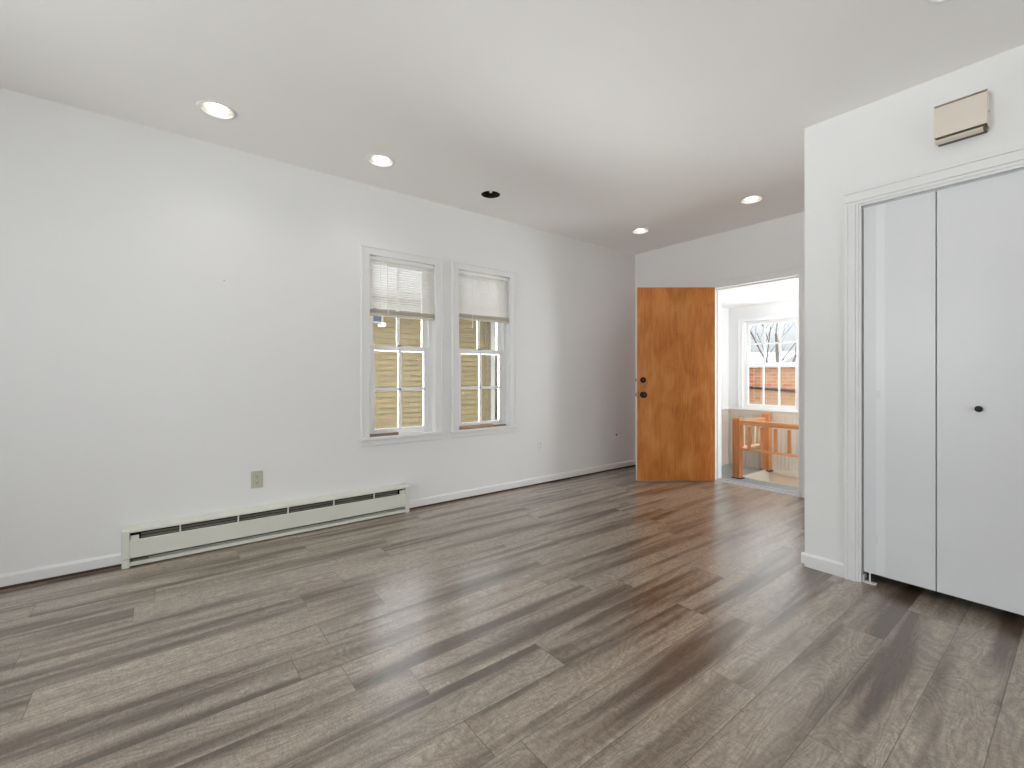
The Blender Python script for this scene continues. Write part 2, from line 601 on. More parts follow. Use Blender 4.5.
def make_ceiling():
    bm = bmesh.new()
    xs = [XL + (XR - XL) * i / 24 for i in range(25)]
    ys = [YR + (YB - YR) * i / 30 for i in range(31)]
    lo = [[bm.verts.new((x, y, ceil_z(x, y))) for x in xs] for y in ys]
    hi = [[bm.verts.new((x, y, H + 0.05)) for x in xs] for y in ys]
    for j in range(30):
        for i in range(24):
            bm.faces.new((lo[j][i], lo[j + 1][i], lo[j + 1][i + 1], lo[j][i + 1]))
            bm.faces.new((hi[j][i], hi[j][i + 1], hi[j + 1][i + 1], hi[j + 1][i]))
    for j in range(30):
        bm.faces.new((lo[j][0], hi[j][0], hi[j + 1][0], lo[j + 1][0]))
        bm.faces.new((lo[j][24], lo[j + 1][24], hi[j + 1][24], hi[j][24]))
    for i in range(24):
        bm.faces.new((lo[0][i], lo[0][i + 1], hi[0][i + 1], hi[0][i]))
        bm.faces.new((lo[30][i], hi[30][i], hi[30][i + 1], lo[30][i + 1]))
    bmesh.ops.recalc_face_normals(bm, faces=bm.faces)
    me = bpy.data.meshes.new('ceiling')
    bm.to_mesh(me)
    bm.free()
    o = bpy.data.objects.new('ceiling', me)
    C.objects.link(o)
    cb = MB()
    for x, y in LIGHTS:
        cb.lathe([(0.078, H - 0.2), (0.078, H + 0.2)], (x, y, 0), seg=48)
    cut = cb.build('cut', M['ceiling'])
    md = o.modifiers.new('holes', 'BOOLEAN')
    md.object = cut
    md.operation = 'DIFFERENCE'
    md.solver = 'EXACT'
    dg = bpy.context.evaluated_depsgraph_get()
    me2 = bpy.data.meshes.new_from_object(o.evaluated_get(dg))
    o.modifiers.clear()
    o.data = me2
    me2.name = 'ceiling'
    me2.materials.clear()
    me2.materials.append(M['ceiling'])
    bpy.data.objects.remove(cut)
    return o


tag(make_ceiling(), 'flat white painted ceiling with round light openings', 'ceiling', kind='structure')

# ------------------------------------------------------------------ walls
J = 0.018    # window jamb board thickness
W1 = dict(y0=1.290, y1=1.874)
W2 = dict(y0=2.098, y1=2.682)
ZS, ZT = 0.628, 2.063


def hole(a, b, c, d):
    return (a - J, b + J, c - 0.03, d + J)


struct(MB().wall('Y', YR - TW, YB + TW, -2.9, H + 0.05, XL - TW, XL, [hole(W1['y0'], W1['y1'], ZS, ZT), hole(W2['y0'], W2['y1'], ZS, ZT)]),
       'wall_left', M['wall'], 'long white wall with two windows and baseboard heater', 'wall')
DX0, DX1, DZ = -2.470, -1.664, 2.034
struct(MB().wall('X', XL, XC - 0.1 + 0.1, 0, H + 0.05, YB, YB + TW, [(DX0 - 0.02, DX1 + 0.02, -0.0, DZ + 0.02)]),
       'wall_back', M['wall'], 'white end wall holding the entrance doorway', 'wall')
CX0, CX1, CZ = -0.770, 0.41, 2.022
struct(MB().wall('X', XC, XR, 0, H + 0.05, YC, YC + 0.1, [(CX0 - 0.015, CX1 + 0.015, 0, CZ + 0.015)]).box(XC, XC + 0.1, YC + 0.1, YB, 0, H + 0.05),
       'wall_closet', M['wall'], 'white closet wall jutting out on the right', 'wall')
struct(MB().box(XC + 0.1, XR, YC + 0.70, YC + 0.75, 0, H + 0.05).box(0.6, 0.65, YC + 0.1, YC + 0.70, 0, H + 0.05),
       'wall_closet_inner', M['wall'], 'inner wall at the back of the closet', 'wall')
RW = [(-2.45, -0.75), (0.35, 2.05)]
struct(MB().wall('X', XL, XR + TW, -2.9, H + 0.05, YR - TW, YR, [hole(a, b, 0.75, 2.15) for a, b in RW]),
       'wall_rear', M['wall'], 'white rear wall with two wide windows', 'wall')
struct(MB().wall('Y', YR, YC + 0.75, -2.9, H + 0.05, XR, XR + TW, [hole(-0.25, 1.65, 0.75, 2.15)]),
       'wall_right', M['wall'], 'white right wall with one wide window', 'wall')

# ------------------------------------------------------------------ baseboards
BB_T, BB_Z0, BB_Z1 = 0.014, 0.017, 0.078
HY0, HY1 = -0.174, 1.603


def bb_prof(sgn, face, z0=BB_Z0, z1=BB_Z1):
    return [(face, z0), (face + sgn * BB_T, z0), (face + sgn * BB_T, z1 - 0.012), (face + sgn * 0.006, z1), (face, z1)]


b_ = MB()
for a, b in ((YR, HY0 - 0.002), (HY1 + 0.002, YB)):
    b_.prism(bb_prof(1, XL), 1, a, b)
bl = struct(b_, 'baseboard_left', M['trim'], 'white baseboard along the window wall either side of the heater', 'baseboard')
g = MB()
for a, b in ((YR, HY0 - 0.002), (HY1 + 0.002, YB)):
    g.box(XL, XL + 0.008, a, b, 0, BB_Z0)
g.build('gap_strip', M['toe'], bl)
b_ = MB()
b_.prism(bb_prof(-1, YB), 0, XL + BB_T, DX0 - 0.062)
b_.prism(bb_prof(-1, YB), 0, DX1 + 0.062, XC)
bb = struct(b_, 'baseboard_back', M['trim'], 'short white baseboard beside the entrance doorway', 'baseboard')
MB().box(XL + 0.008, DX0 - 0.062, YB - 0.008, YB, 0, BB_Z0).build('gap_strip', M['toe'], bb)
b_ = MB()
pr = [(YC, 0.016), (YC - 0.014, 0.016), (YC - 0.014, 0.066), (YC - 0.007, 0.076), (YC, 0.076)]
b_.prism(pr, 0, XC - 0.014, CX0 - 0.07)
b_.box(XC - 0.014, XC, YC, YB, 0.016, 0.070)
bc = struct(b_, 'baseboard_closet', M['trim'], 'short white baseboard at the foot of the closet corner', 'baseboard')
MB().box(XC + 0.004, CX0 - 0.07, YC - 0.011, YC, 0.0, 0.016).build('shoe_strip', M['trim'], bc)

# ------------------------------------------------------------------ windows
def rect_frame(mb, x0, x1, z0, z1, y0, y1, wl_, wr, wb, wt):
    mb.box(x0, x0 + wl_, y0, y1, z0, z1)
    mb.box(x1 - wr, x1, y0, y1, z0, z1)
    mb.box(x0 + wl_, x1 - wr, y0, y1, z0, z0 + wb)
    mb.box(x0 + wl_, x1 - wr, y0, y1, z1 - wt, z1)


def sash(name, parent, x0, x1, z0, z1, y0, y1, cols, rows, bot, top, stile=0.042, mun=0.022):
    s = MB()
    rect_frame(s, x0, x1, z0, z1, y0, y1, stile, stile, bot, top)
    gx0, gx1, gz0, gz1 = x0 + stile, x1 - stile, z0 + bot, z1 - top
    ym = (y0 + y1) / 2
    for i in range(1, cols):
        xm = gx0 + (gx1 - gx0) * i / cols
        s.box(xm - mun / 2, xm + mun / 2, y0 + 0.004, y1 - 0.004, gz0, gz1)
    for i in range(1, rows):
        zm = gz0 + (gz1 - gz0) * i / rows
        s.box(gx0, gx1, y0 + 0.004, y1 - 0.004, zm - mun / 2, zm + mun / 2)
    o = s.build(name, M['sash'], parent, bevel=0.003)
    MB().box(gx0 - 0.004, gx1 + 0.004, ym - 0.0015, ym + 0.0015, gz0 - 0.004, gz1 + 0.004).build('pane', M['glass'], o)
    return o


def window(name, label, loc, rotz, W, z0, z1, zm, depth, grid_u, grid_l, cas=0.055, apron=True, ysh=0.072, lock=True, liner=0.030, mun=0.024):
    r = thing(name, label, 'window', loc, rotz, kind='structure')
    jm = MB()
    jm.box(-J, 0, 0, depth, z0 - 0.03, z1 + J)
    jm.box(W, W + J, 0, depth, z0 - 0.03, z1 + J)
    jm.box(0, W, 0, depth, z1, z1 + J)
    jm.box(0, W, 0, depth + 0.03, z0 - 0.03, z0)
    for x0, x1 in ((0, liner), (W - liner, W)):       # jamb liners holding the sashes
        jm.box(x0, x1, ysh - 0.012, depth - 0.004, z0, z1)
    jm.box(0, 0.008, ysh - 0.034, ysh - 0.024, z0, z1)
    jm.box(W - 0.008, W, ysh - 0.034, ysh - 0.024, z0, z1)
    jm.build('window_frame', M['sash'], r)
    c = MB()
    T = 0.016
    c.box(-cas, 0.003, -T, 0, z0, z1 + cas)
    c.box(W - 0.003, W + cas, -T, 0, z0, z1 + cas)
    c.box(0.003, W - 0.003, -T, 0, z1 - 0.003, z1 + cas)
    c.box(-cas - 0.008, -cas + 0.006, -T - 0.006, 0, z0, z1 + cas + 0.008)
    c.box(W + cas - 0.006, W + cas + 0.008, -T - 0.006, 0, z0, z1 + cas + 0.008)
    c.box(-cas + 0.006, W + cas - 0.006, -T - 0.006, 0, z1 + cas - 0.006, z1 + cas + 0.008)
    c.build('casing', M['trim'], r, bevel=0.002)
    if apron:
        s = MB()
        s.box(-cas - 0.02, W + cas + 0.02, -0.030, 0, z0 - 0.024, z0)
        s.build('window_sill', M['trim'], r, bevel=0.004)
        MB().box(-cas - 0.006, W + cas + 0.006, -0.014, 0, z0 - 0.066, z0 - 0.024).build('apron', M['trim'], r, bevel=0.003)
    g0, g1 = grid_l
    lo = sash('lower_sash', r, liner + 0.001, W - liner - 0.001, z0, zm + 0.02, ysh - 0.011, ysh + 0.022, g0, g1, 0.05, 0.038, mun=mun)
    if lock:
        MB().box(W / 2 - 0.025, W / 2 + 0.025, ysh - 0.004, ysh + 0.016, zm + 0.02, zm + 0.025).lathe([(0.010, zm + 0.025), (0.007, zm + 0.031)], (W / 2, ysh + 0.006, 0), seg=16).build('sash_lock', M['bronze'], lo)
    g0, g1 = grid_u
    sash('upper_sash', r, liner + 0.001, W - liner - 0.001, zm - 0.02, z1, ysh + 0.024, ysh + 0.054, g0, g1, 0.036, 0.045, mun=mun)
    return r


R90 = PI / 2
window('window_1', 'white sash window nearer the heater, tan siding filling its panes', (XL, W1['y0'], 0), R90,
       W1['y1'] - W1['y0'], ZS, ZT, 1.335, TW, (2, 2), (2, 2))
window('window_2', 'white sash window nearer the entrance door, tan rod on its sill', (XL, W2['y0'], 0), R90,
       W2['y1'] - W2['y0'], ZS, ZT, 1.335, TW, (2, 2), (2, 2))
window('window_3', 'wide rear window left of the room', (RW[0][1], YR, 0), PI, 1.7, 0.75, 2.15, 1.45, TW, (3, 2), (3, 2))
window('window_4', 'wide rear window right of the room', (RW[1][1], YR, 0), PI, 1.7, 0.75, 2.15, 1.45, TW, (3, 2), (3, 2))
window('window_5', 'wide window in the right wall', (XR, 1.65, 0), -R90, 1.9, 0.75, 2.15, 1.45, TW, (3, 2), (3, 2))

# ------------------------------------------------------------------ blinds
def blind(label, y0, y1, ztop, zbot, wand_drop, seed):
    W = y1 - y0 - 0.012
    r = thing('mini_blind', label, 'blind', (XL, y0 + 0.006, 0), R90, group='mini blinds in the two sash windows')
    ya, yb = 0.006, 0.030
    yc = (ya + yb) / 2
    MB().box(0, W, ya, yb, ztop - 0.030, ztop - 0.007).box(0, W, ya - 0.005, ya, ztop - 0.037, ztop - 0.027).build('head_rail', M['slat'], r, bevel=0.003)
    s = MB()
    zs = ztop - 0.048
    nsl = 20
    zstk = zbot + 0.055
    for k in range(nsl):
        z = zs - (zs - zstk - 0.01) * k / (nsl - 1)
        # closed curved slat: convex towards the room
        top, bot = [], []
        for q in range(5):
            t = q / 4
            zz = z + 0.0101 - 0.0202 * t
            yy = yc + 0.0085 - 0.017 * t - 0.003 * math.sin(PI * t)
            top.append((yy, zz))
            bot.append((yy + 0.0008, zz + 0.0002))
        s.prism(top + bot[::-1], 0, 0.002, W - 0.002)
    s.build('slats', M['slat'], r)
    st = MB()
    for k in range(6):
        z = zbot + 0.0235 + k * 0.0048
        st.box(0.002, W - 0.002, ya - 0.001 + random.uniform(-.001, .001), yb - 0.001, z, z + 0.0032)
    st.build('stacked_slats', M['blindrail'], r)
    MB().box(0, W, ya, yb - 0.001, zbot, zbot + 0.022).build('bottom_rail', M['blindrail'], r, bevel=0.004)
    for fx in (0.16, 0.78):
        MB().tube([(W * fx, ya - 0.0025, ztop - 0.03), (W * fx, ya - 0.0025, zbot + 0.05)], 0.0014, 6).build('ladder_cord', M['slat'], r)
    wd = MB()
    wx = W * 0.255
    wd.tube([(wx, -0.003, ztop - 0.03), (wx, -0.006, ztop - 0.05), (wx + 0.004, -0.006, zbot - wand_drop)], 0.0034, 8)
    if wand_drop > 0.03:
        wd.tube([(wx + 0.004, -0.006, zbot - wand_drop), (wx - 0.004, -0.006, zbot - wand_drop - 0.014), (wx - 0.010, -0.006, zbot - wand_drop - 0.006)], 0.0032, 6)
    wd.build('tilt_wand', M['whiteplastic'], r, smooth=True)
    return r


blind('white mini blind half lowered in the window nearer the heater', W1['y0'], W1['y1'], ZT, 1.588, -0.01, 1)
blind('white mini blind half lowered in the window nearer the entrance, hooked wand', W2['y0'], W2['y1'], ZT, 1.620, 0.06, 2)

# sticks lying on the sills
st = MB().box(0, 0.250, 0, 0.024, 0, 0.020)
tag(st.build('wooden_stick', M['brownwood'], loc=(XL - 0.012, W1['y0'] + 0.004, ZS), rot=(0, 0, R90), bevel=0.002),
    'short dark brown wooden stick on the sill of the window nearer the heater', 'stick')
rd = thing('wooden_rod', 'tan wooden rod lying across the sill of the window nearer the entrance', 'rod', (XL - 0.004, W2['y0'] + 0.03, ZS + 0.016), R90)
MB().tube([(0, 0, 0), (0.36, 0.012, 0.0)], 0.016, 14).build('rod', M['tanwood'], rd, smooth=True)
MB().tube([(-0.022, -0.0008, 0), (-0.001, 0, 0)], [0.011, 0.0145], 12).build('rod_end', M['steel'], rd, smooth=True)
MB().box(0.362, 0.52, 0.004, 0.024, -0.0155, 0.001).build('flat_end', M['brownwood'], rd, bevel=0.002)

# ------------------------------------------------------------------ baseboard heater
XF = XL + 0.067
ht = thing('baseboard_heater', 'long off-white baseboard heater with louvred slot under the window wall', 'heater', (XL, HY0, 0), R90)
HL = HY1 - HY0
# local: x along wall, y negative into the room
D = -0.067
EC = 0.036
MB().box(EC, HL - EC, -0.006, -0.001, 0.012, 0.226).build('back_panel', M['heater'], ht)
hood = MB()
hood.prism([(-0.001, 0.232), (-0.001, 0.226), (D + 0.012, 0.214), (D + 0.004, 0.200), (D, 0.200), (D, 0.212), (D + 0.008, 0.220)], 0, EC, HL - EC)
hood.build('hood', M['heater'], ht, bevel=0.0015)
MB().prism([(D + 0.010, 0.158), (D, 0.152), (D, 0.056), (D + 0.012, 0.048), (D + 0.015, 0.050), (D + 0.004, 0.059), (D + 0.004, 0.149), (D + 0.013, 0.155)], 0, EC, HL - EC).build('front_panel', M['heater'], ht, bevel=0.001)
MB().prism([(-0.006, 0.012), (D + 0.004, 0.008), (D + 0.004, 0.030), (D + 0.007, 0.030), (D + 0.008, 0.014), (-0.006, 0.016)], 0, EC, HL - EC).build('bottom_lip', M['heater'], ht)
# dark interior liner and damper louvres
MB().box(EC, HL - EC, -0.010, -0.0065, 0.03, 0.214).build('liner', M['dark'], ht)
lv = MB()
for z in (0.164, 0.181):
    lv.prism([(D + 0.010, z), (D + 0.022, z + 0.007), (D + 0.023, z + 0.005), (D + 0.011, z - 0.003)], 0, EC + 0.05, HL - EC - 0.06)
lv.build('louvre', M['heater_in'], ht)
for k, px in enumerate((0.153, 0.325, 0.492, 0.665, 0.835)):
    MB().box(HL * px - 0.004, HL * px + 0.004, D + 0.002, D + 0.010, 0.150, 0.204).build('louvre_post', M['heater'], ht)
MB().box(EC + 0.002, EC + 0.042, D + 0.004, D + 0.012, 0.154, 0.182).build('slot_cover', M['heater'], ht)
MB().box(HL - EC - 0.046, HL - EC - 0.002, D + 0.004, D + 0.012, 0.154, 0.186).build('slot_cover', M['heater'], ht)
fins = MB()
for k in range(90):
    x = 0.16 + (HL - 0.30) * k / 89
    fins.box(x, x + 0.0012, -0.046, -0.014, 0.085, 0.135)
fins.tube([(EC, -0.030, 0.11), (HL - EC, -0.030, 0.11)], 0.011, 10)
fins.build('heating_element', M['steel'], ht)
pv = MB()
pv.tube([(EC + 0.002, -0.046, 0.030), (EC + 0.085, -0.046, 0.030)], 0.008, 12)
pv.tube([(EC + 0.045, -0.046, 0.030), (EC + 0.072, -0.046, 0.030)], 0.011, 12)
pv.build('valve', M['heater_in'], ht, smooth=True)
for nm, x0, x1 in (('end_cap', 0, EC), ('end_cap', HL - EC, HL)):
    e = MB()
    e.prism([(0, 0.052), (D - 0.003, 0.052), (D - 0.003, 0.214), (D + 0.010, 0.224), (0, 0.235)], 0, x0, x1)
    e.prism([(0, 0.001), (D - 0.003, 0.001), (D - 0.003, 0.0505), (0, 0.0505)], 0, x0 + 0.0006, x1 - 0.0006)
    e.build(nm, M['heater'], ht, bevel=0.002)

# ------------------------------------------------------------------ wall plates
def outlet(label, y, z, mat, kind):
    r = thing('wall_outlet' if kind == 'duplex' else 'wall_jack', label, 'outlet' if kind == 'duplex' else 'jack', (XL, y, z), R90, group='wall plates along the window wall')
    MB().box(-0.035, 0.035, -0.006, 0, -0.057, 0.057).build('cover_plate', mat, r, bevel=0.003)
    if kind == 'duplex':
        for dz in (0.021, -0.021):
            rc = MB().prism([(0.016 * math.cos(a) * 1.02, dz + 0.0145 * math.sin(a)) for a in [2 * PI * k / 20 for k in range(20)]], 1, -0.0085, -0.005).build('receptacle', mat, r)
            s = MB()
            s.box(-0.0075, -0.0048, -0.0092, -0.008, dz + 0.000, dz + 0.008)
            s.box(0.0048, 0.0075, -0.0092, -0.008, dz + 0.001, dz + 0.007)
            s.lathe([(0.0028, -0.0092), (0.0028, -0.008)], (0, 0, dz - 0.0065), axis='Y', seg=10)
            s.build('slots', M['dark'], rc)
        MB().lathe([(0.0032, -0.0075), (0.003, -0.0055)], (0, 0, 0), axis='Y', seg=10).build('screw', M['steel'], r)
    else:
        MB().box(-0.009, 0.009, -0.009, -0.0055, -0.012, 0.008).build('jack_port', M['dark'], r)
        for dz in (0.042, -0.042):
            MB().lathe([(0.003, -0.0075), (0.0028, -0.0055)], (0, 0, dz), axis='Y', seg=10).build('screw', M['steel'], r)
    return r


outlet('almond duplex outlet above the baseboard heater', 0.519, 0.408, M['almond'], 'duplex')
outlet('white duplex outlet between the second window and the jack plate', 3.081, 0.396, M['whiteplastic'], 'duplex')
outlet('small white jack plate near the corner by the open door', 4.275, 0.414, M['whiteplastic'], 'jack')

# tiny nail left in the wall
nl = MB().lathe([(0.0, 0.0), (0.0015, 0.0), (0.0015, 0.010), (0.004, 0.011), (0.004, 0.013), (0, 0.0135)], (XL, 0.33, 1.73), axis='X', seg=10)
tag(nl.build('wall_nail', M['steel']), 'tiny nail left in the window wall below the first ceiling light', 'nail')

# ------------------------------------------------------------------ recessed ceiling lights
def recessed(label, x, y, lit=True):
    z = ceil_z(x, y)
    r = thing('recessed_light', label, 'ceiling light', (x, y, z), group='recessed ceiling lights')
    if lit:
        MB().ring([(0.0765, 0.0), (0.0765, -0.004), (0.082, -0.007), (0.096, -0.003), (0.097, 0.0)], seg=48).build('trim_ring', M['trim'], r, smooth=True)
        # stepped baffle inside the can
        prof_in = []
        for k in range(7):
            rr = 0.0755 - 0.0032 * k
            zz = 0.002 + 0.014 * k
            prof_in += [(rr, zz), (rr - 0.001, zz + 0.010)]
        top = prof_in[-1]
        prof = prof_in + [(0.010, top[1] + 0.004), (0.010, top[1] + 0.006), (0.0772, top[1] + 0.006), (0.0772, 0.002)]
        MB().ring(prof, seg=48).build('reflector', M['reflector'], r, smooth=False)
        bl_ = MB().lathe([(0, 0.016), (0.020, 0.0165), (0.036, 0.020), (0.046, 0.028), (0.048, 0.036), (0.040, 0.056), (0.026, 0.078), (0.018, 0.088)], seg=32)
        bl_.build('bulb', M['bulb'], r, smooth=True)
        sp = bpy.data.lights.new('lamp_light', 'SPOT')
        sp.energy = 5.5
        sp.spot_size = math.radians(125)
        sp.spot_blend = 1.0
        sp.shadow_soft_size = 0.03
        sp.color = (1.0, 0.96, 0.90)
        so = bpy.data.objects.new('lamp_light', sp)
        so.location = (0, 0, 0.008)
        so.parent = r
        C.objects.link(so)
        MB().lathe([(0.0175, 0.0885), (0.0175, 0.0965)], seg=16).build('socket', M['reflector'], r)
    else:
        MB().ring([(0.0765, 0.001), (0.0765, 0.13), (0.004, 0.131), (0.004, 0.134), (0.0778, 0.134), (0.0778, 0.001)], seg=48).build('housing', M['dark'], r)
        # mounting tab on the rim nearest the room
        a = math.atan2(-y, -x)
        tb = MB()
        tb.box(0.050, 0.0755, -0.013, 0.013, -0.0015, 0.004)
        tb.lathe([(0.013, -0.0015), (0.013, 0.004)], (0.050, 0, 0), seg=20)
        tb.build('mounting_tab', M['whiteplastic'], r, rot=(0, 0, a))
        tb = MB().tube([(-0.02, 0.0, 0.128), (-0.01, 0.012, 0.08), (0.012, 0.004, 0.06)], 0.004, 8)
        tb.build('wire', M['black'], r, smooth=True)
    return r


recessed('lit recessed ceiling light nearest the camera over the heater', *LIGHTS[0])
recessed('lit recessed ceiling light between the nearest one and the empty black hole', *LIGHTS[1])
recessed('empty black recessed light opening without trim above the windows', *LIGHTS[2], lit=False)
recessed('lit recessed ceiling light right of the door, close to the closet corner', *LIGHTS[3])
recessed('lit recessed ceiling light in the far corner above the open door', *LIGHTS[4])
recessed('recessed ceiling light cut by the top edge of the photo', *LIGHTS[5])

# ------------------------------------------------------------------ entrance doorway frame
t = MB()
CW = 0.058
YF = YB - 0.018
for y0, y1 in ((YF, YB), (YB + TW, YB + TW + 0.018)):
    t.box(DX0 - CW, DX0, y0, y1, 0.0, DZ + 0.0)
    t.box(DX1, DX1 + CW, y0, y1, 0.0, DZ + 0.0)
    t.box(DX0 - CW, DX1 + CW, y0, y1, DZ, DZ + 0.075)
t.box(DX0 - CW - 0.004, DX1 + CW + 0.004, YF - 0.008, YF, DZ + 0.064, DZ + 0.082)
t.box(DX0 - CW, DX1 + CW, YF - 0.004, YF, DZ + 0.020, DZ + 0.028)
t.box(DX0 - 0.02, DX0, YB, YB + TW, 0, DZ)
t.box(DX1, DX1 + 0.02, YB, YB + TW, 0, DZ)
t.box(DX0 - 0.02, DX1 + 0.02, YB, YB + TW, DZ, DZ + 0.02)
t.box(DX0, DX0 + 0.012, YB + 0.048, YB + 0.085, 0.012, DZ)
t.box(DX1 - 0.012, DX1, YB + 0.048, YB + 0.085, 0.012, DZ)
t.box(DX0 + 0.012, DX1 - 0.012, YB + 0.048, YB + 0.085, DZ - 0.012, DZ)
struct(t, 'trim_1', M['trim'], 'white casing and jamb of the entrance doorway', 'door frame', bevel=0.002)
t = MB()
t.prism([(YB - 0.004, 0.0), (YB + 0.006, 0.010), (YB + TW - 0.01, 0.014), (YB + TW + 0.02, 0.006), (YB + TW + 0.02, -0.02), (YB - 0.004, -0.004)], 0, DX0, DX1)
t.box(DX0, DX1, YB + 0.055, YB + 0.080, 0.012, 0.019)
struct(t, 'trim_2', M['alum'], 'grey metal threshold under the entrance doorway', 'threshold')

# door slab, opened into the room
DTH = -2.240
door = thing('door_1', 'open flush orange-brown wooden entrance door with dark bronze knob', 'door', (DX0, YF - 0.004, 0.0), DTH, kind='structure')
DWID, DT = 0.815, 0.044
MB().box(0.003, DWID, 0, DT, 0.012, 2.036).build('door_slab', M['doorwood'], door, bevel=0.002)
MB().box(DWID, DWID + 0.0025, 0.0, DT, 0.012, 2.036).build('painted_edge', M['edge'], door)['label'] = 'cream painted door edge'
MB().box(0.0005, 0.003, 0.0, DT, 0.012, 2.036).build('hinge_edge', M['edge'], door)['label'] = 'cream painted door edge'


def knob_set(zc, parts):
    k = MB().lathe(parts, (DWID - 0.062, DT, zc), axis='Y', seg=28)
    return k


kb = knob_set(0.912, [(0.033, 0.0), (0.033, 0.005), (0.027, 0.009), (0.013, 0.012), (0.012, 0.030), (0.022, 0.036), (0.0285, 0.046), (0.0285, 0.056), (0.022, 0.063), (0.008, 0.065), (0, 0.065)]).build('door_knob', M['bronze'], door, smooth=True)
kb2 = MB().lathe([(0.033, 0.0), (0.033, -0.005), (0.013, -0.012), (0.012, -0.030), (0.0285, -0.046), (0.0285, -0.056), (0.022, -0.063), (0, -0.065)], (DWID - 0.062, 0, 0.912), axis='Y', seg=28).build('door_knob', M['bronze'], door, smooth=True)
MB().box(DWID - 0.064, DWID - 0.060, DT + 0.0652, DT + 0.0658, 0.906, 0.918).build('keyhole', M['steel'], kb)
db = knob_set(1.066, [(0.031, 0.0), (0.031, 0.010), (0.026, 0.018), (0.020, 0.020), (0, 0.020)]).build('deadbolt', M['bronze'], door, smooth=True)
MB().box(DWID - 0.064, DWID - 0.060, DT + 0.0202, DT + 0.0208, 1.060, 1.072).build('keyhole', M['steel'], db)
for z, hh in ((0.912, 0.028), (1.066, 0.028)):
    lp = MB().box(DWID + 0.0026, DWID + 0.0042, 0.010, 0.034, z - hh, z + hh).build('latch_plate', M['steel'], door)
    MB().box(DWID + 0.0042, DWID + 0.0125, 0.015, 0.029, z - 0.009, z + 0.009).build('latch_bolt', M['bronze'], lp, bevel=0.002)
MB().lathe([(0.007, 0.0), (0.007, 0.003), (0.004, 0.0035), (0, 0.0035)], (0.405, DT, 1.802), axis='Y', seg=18).build('peephole', M['steel'], door, smooth=True)
MB().lathe([(0.005, 0.0), (0.005, 0.0012), (0, 0.0013)], (0.405, DT, 1.545), axis='Y', seg=14).build('plugged_hole', M['bronze'], door)
for z in (0.22, 1.02, 1.82):
    MB().tube([(-0.003, -0.003, z - 0.05), (-0.003, -0.003, z + 0.05)], 0.005, 12).build('hinge', M['steel'], door, smooth=True)

# ------------------------------------------------------------------ closet trim and bifold doors
t = MB()
yc = YC


def casing_v(mb, x0, x1, z0, z1, inner_right):
    # stepped profile
    w = x1 - x0
    steps = [(0.0, 0.25, 0.022), (0.25, 0.52, 0.016), (0.52, 0.80, 0.019), (0.80, 1.0, 0.012)]
    for a, b, th in steps:
        if inner_right:
            mb.box(x0 + w * a, x0 + w * b, yc - th, yc, z0, z1)
        else:
            mb.box(x1 - w * b, x1 - w * a, yc - th, yc, z0, z1)


casing_v(t, CX0 - 0.070, CX0 - 0.010, 0.0, CZ + 0.012, True)
casing_v(t, CX1 + 0.010, CX1 + 0.070, 0.0, CZ + 0.012, False)
hz = CZ + 0.012
for a, b, th in ((0.0, 0.2, 0.012), (0.2, 0.5, 0.019), (0.5, 0.76, 0.016), (0.76, 1.0, 0.022)):
    t.box(CX0 - 0.070, CX1 + 0.070, yc - th, yc, hz + 0.080 * a, hz + 0.080 * b)
t.box(CX0 - 0.015, CX0, yc - 0.004, yc + 0.1, 0, CZ)
t.box(CX1, CX1 + 0.015, yc - 0.004, yc + 0.1, 0, CZ)
t.box(CX0 - 0.015, CX1 + 0.015, yc - 0.004, yc + 0.1, CZ, CZ + 0.015)
struct(t, 'trim_3', M['trim'], 'white stepped casing around the closet opening', 'door frame', bevel=0.0015)
struct(MB().box(CX0, CX1, yc + 0.022, yc + 0.044, CZ - 0.012, CZ), 'trim_4', M['alum'], 'metal bifold track under the closet head', 'track')

CLW = (CX1 - CX0) / 4
for nm, x0, side, lab in (('door_2', CX0, 1, 'white bifold closet door with a black knob, two flat leaves'),
                          ('door_3', CX0 + 2 * CLW, -1, 'second white bifold closet door beyond the right edge')):
    r = thing(nm, lab, 'closet door', (x0, yc + 0.016, 0), kind='structure')
    leaves = []
    for k in range(2):
        xa = CLW * k + (0.006 if k == 0 else 0.002)
        xb = CLW * (k + 1) - (0.002 if k == 0 else 0.004)
        leaves.append(MB().box(xa, xb, 0, 0.034, 0.057, CZ - 0.010).build('door_panel', M['closet'], r, bevel=0.0015))
    if side == 1:
        # thin raised strip, slightly lighter than the left leaf
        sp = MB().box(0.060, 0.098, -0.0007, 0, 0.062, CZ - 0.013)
        sp.build('lighter_strip', M['strip'], leaves[0])
        MB().box(0.046, 0.068, -0.0012, 0, 0.215, 0.262).build('paint_patch', M['closet'], leaves[0])
        MB().box(0.052, 0.078, -0.0012, 0, 0.985, 1.030).build('paint_patch', M['closet'], leaves[0])
    kx = CLW * (1.5 if side == 1 else 0.5)
    MB().lathe([(0.006, 0), (0.006, -0.010), (0.011, -0.013), (0.0145, -0.019), (0.013, -0.025), (0.007, -0.028), (0, -0.0285)], (kx, 0, 0.957), axis='Y', seg=24).build('knob', M['black'], leaves[1 if side == 1 else 0], smooth=True)
    px = 0.030 if side == 1 else 2 * CLW - 0.030
    MB().box(px - 0.028, px + 0.028, -0.004, 0.030, 0.0, 0.004).box(px - 0.0275, px - 0.024, 0.002, 0.030, 0.004, 0.035).tube([(px, 0.016, 0.004), (px, 0.016, 0.0605)], 0.004, 8).build('floor_bracket', M['whiteplastic'], r)

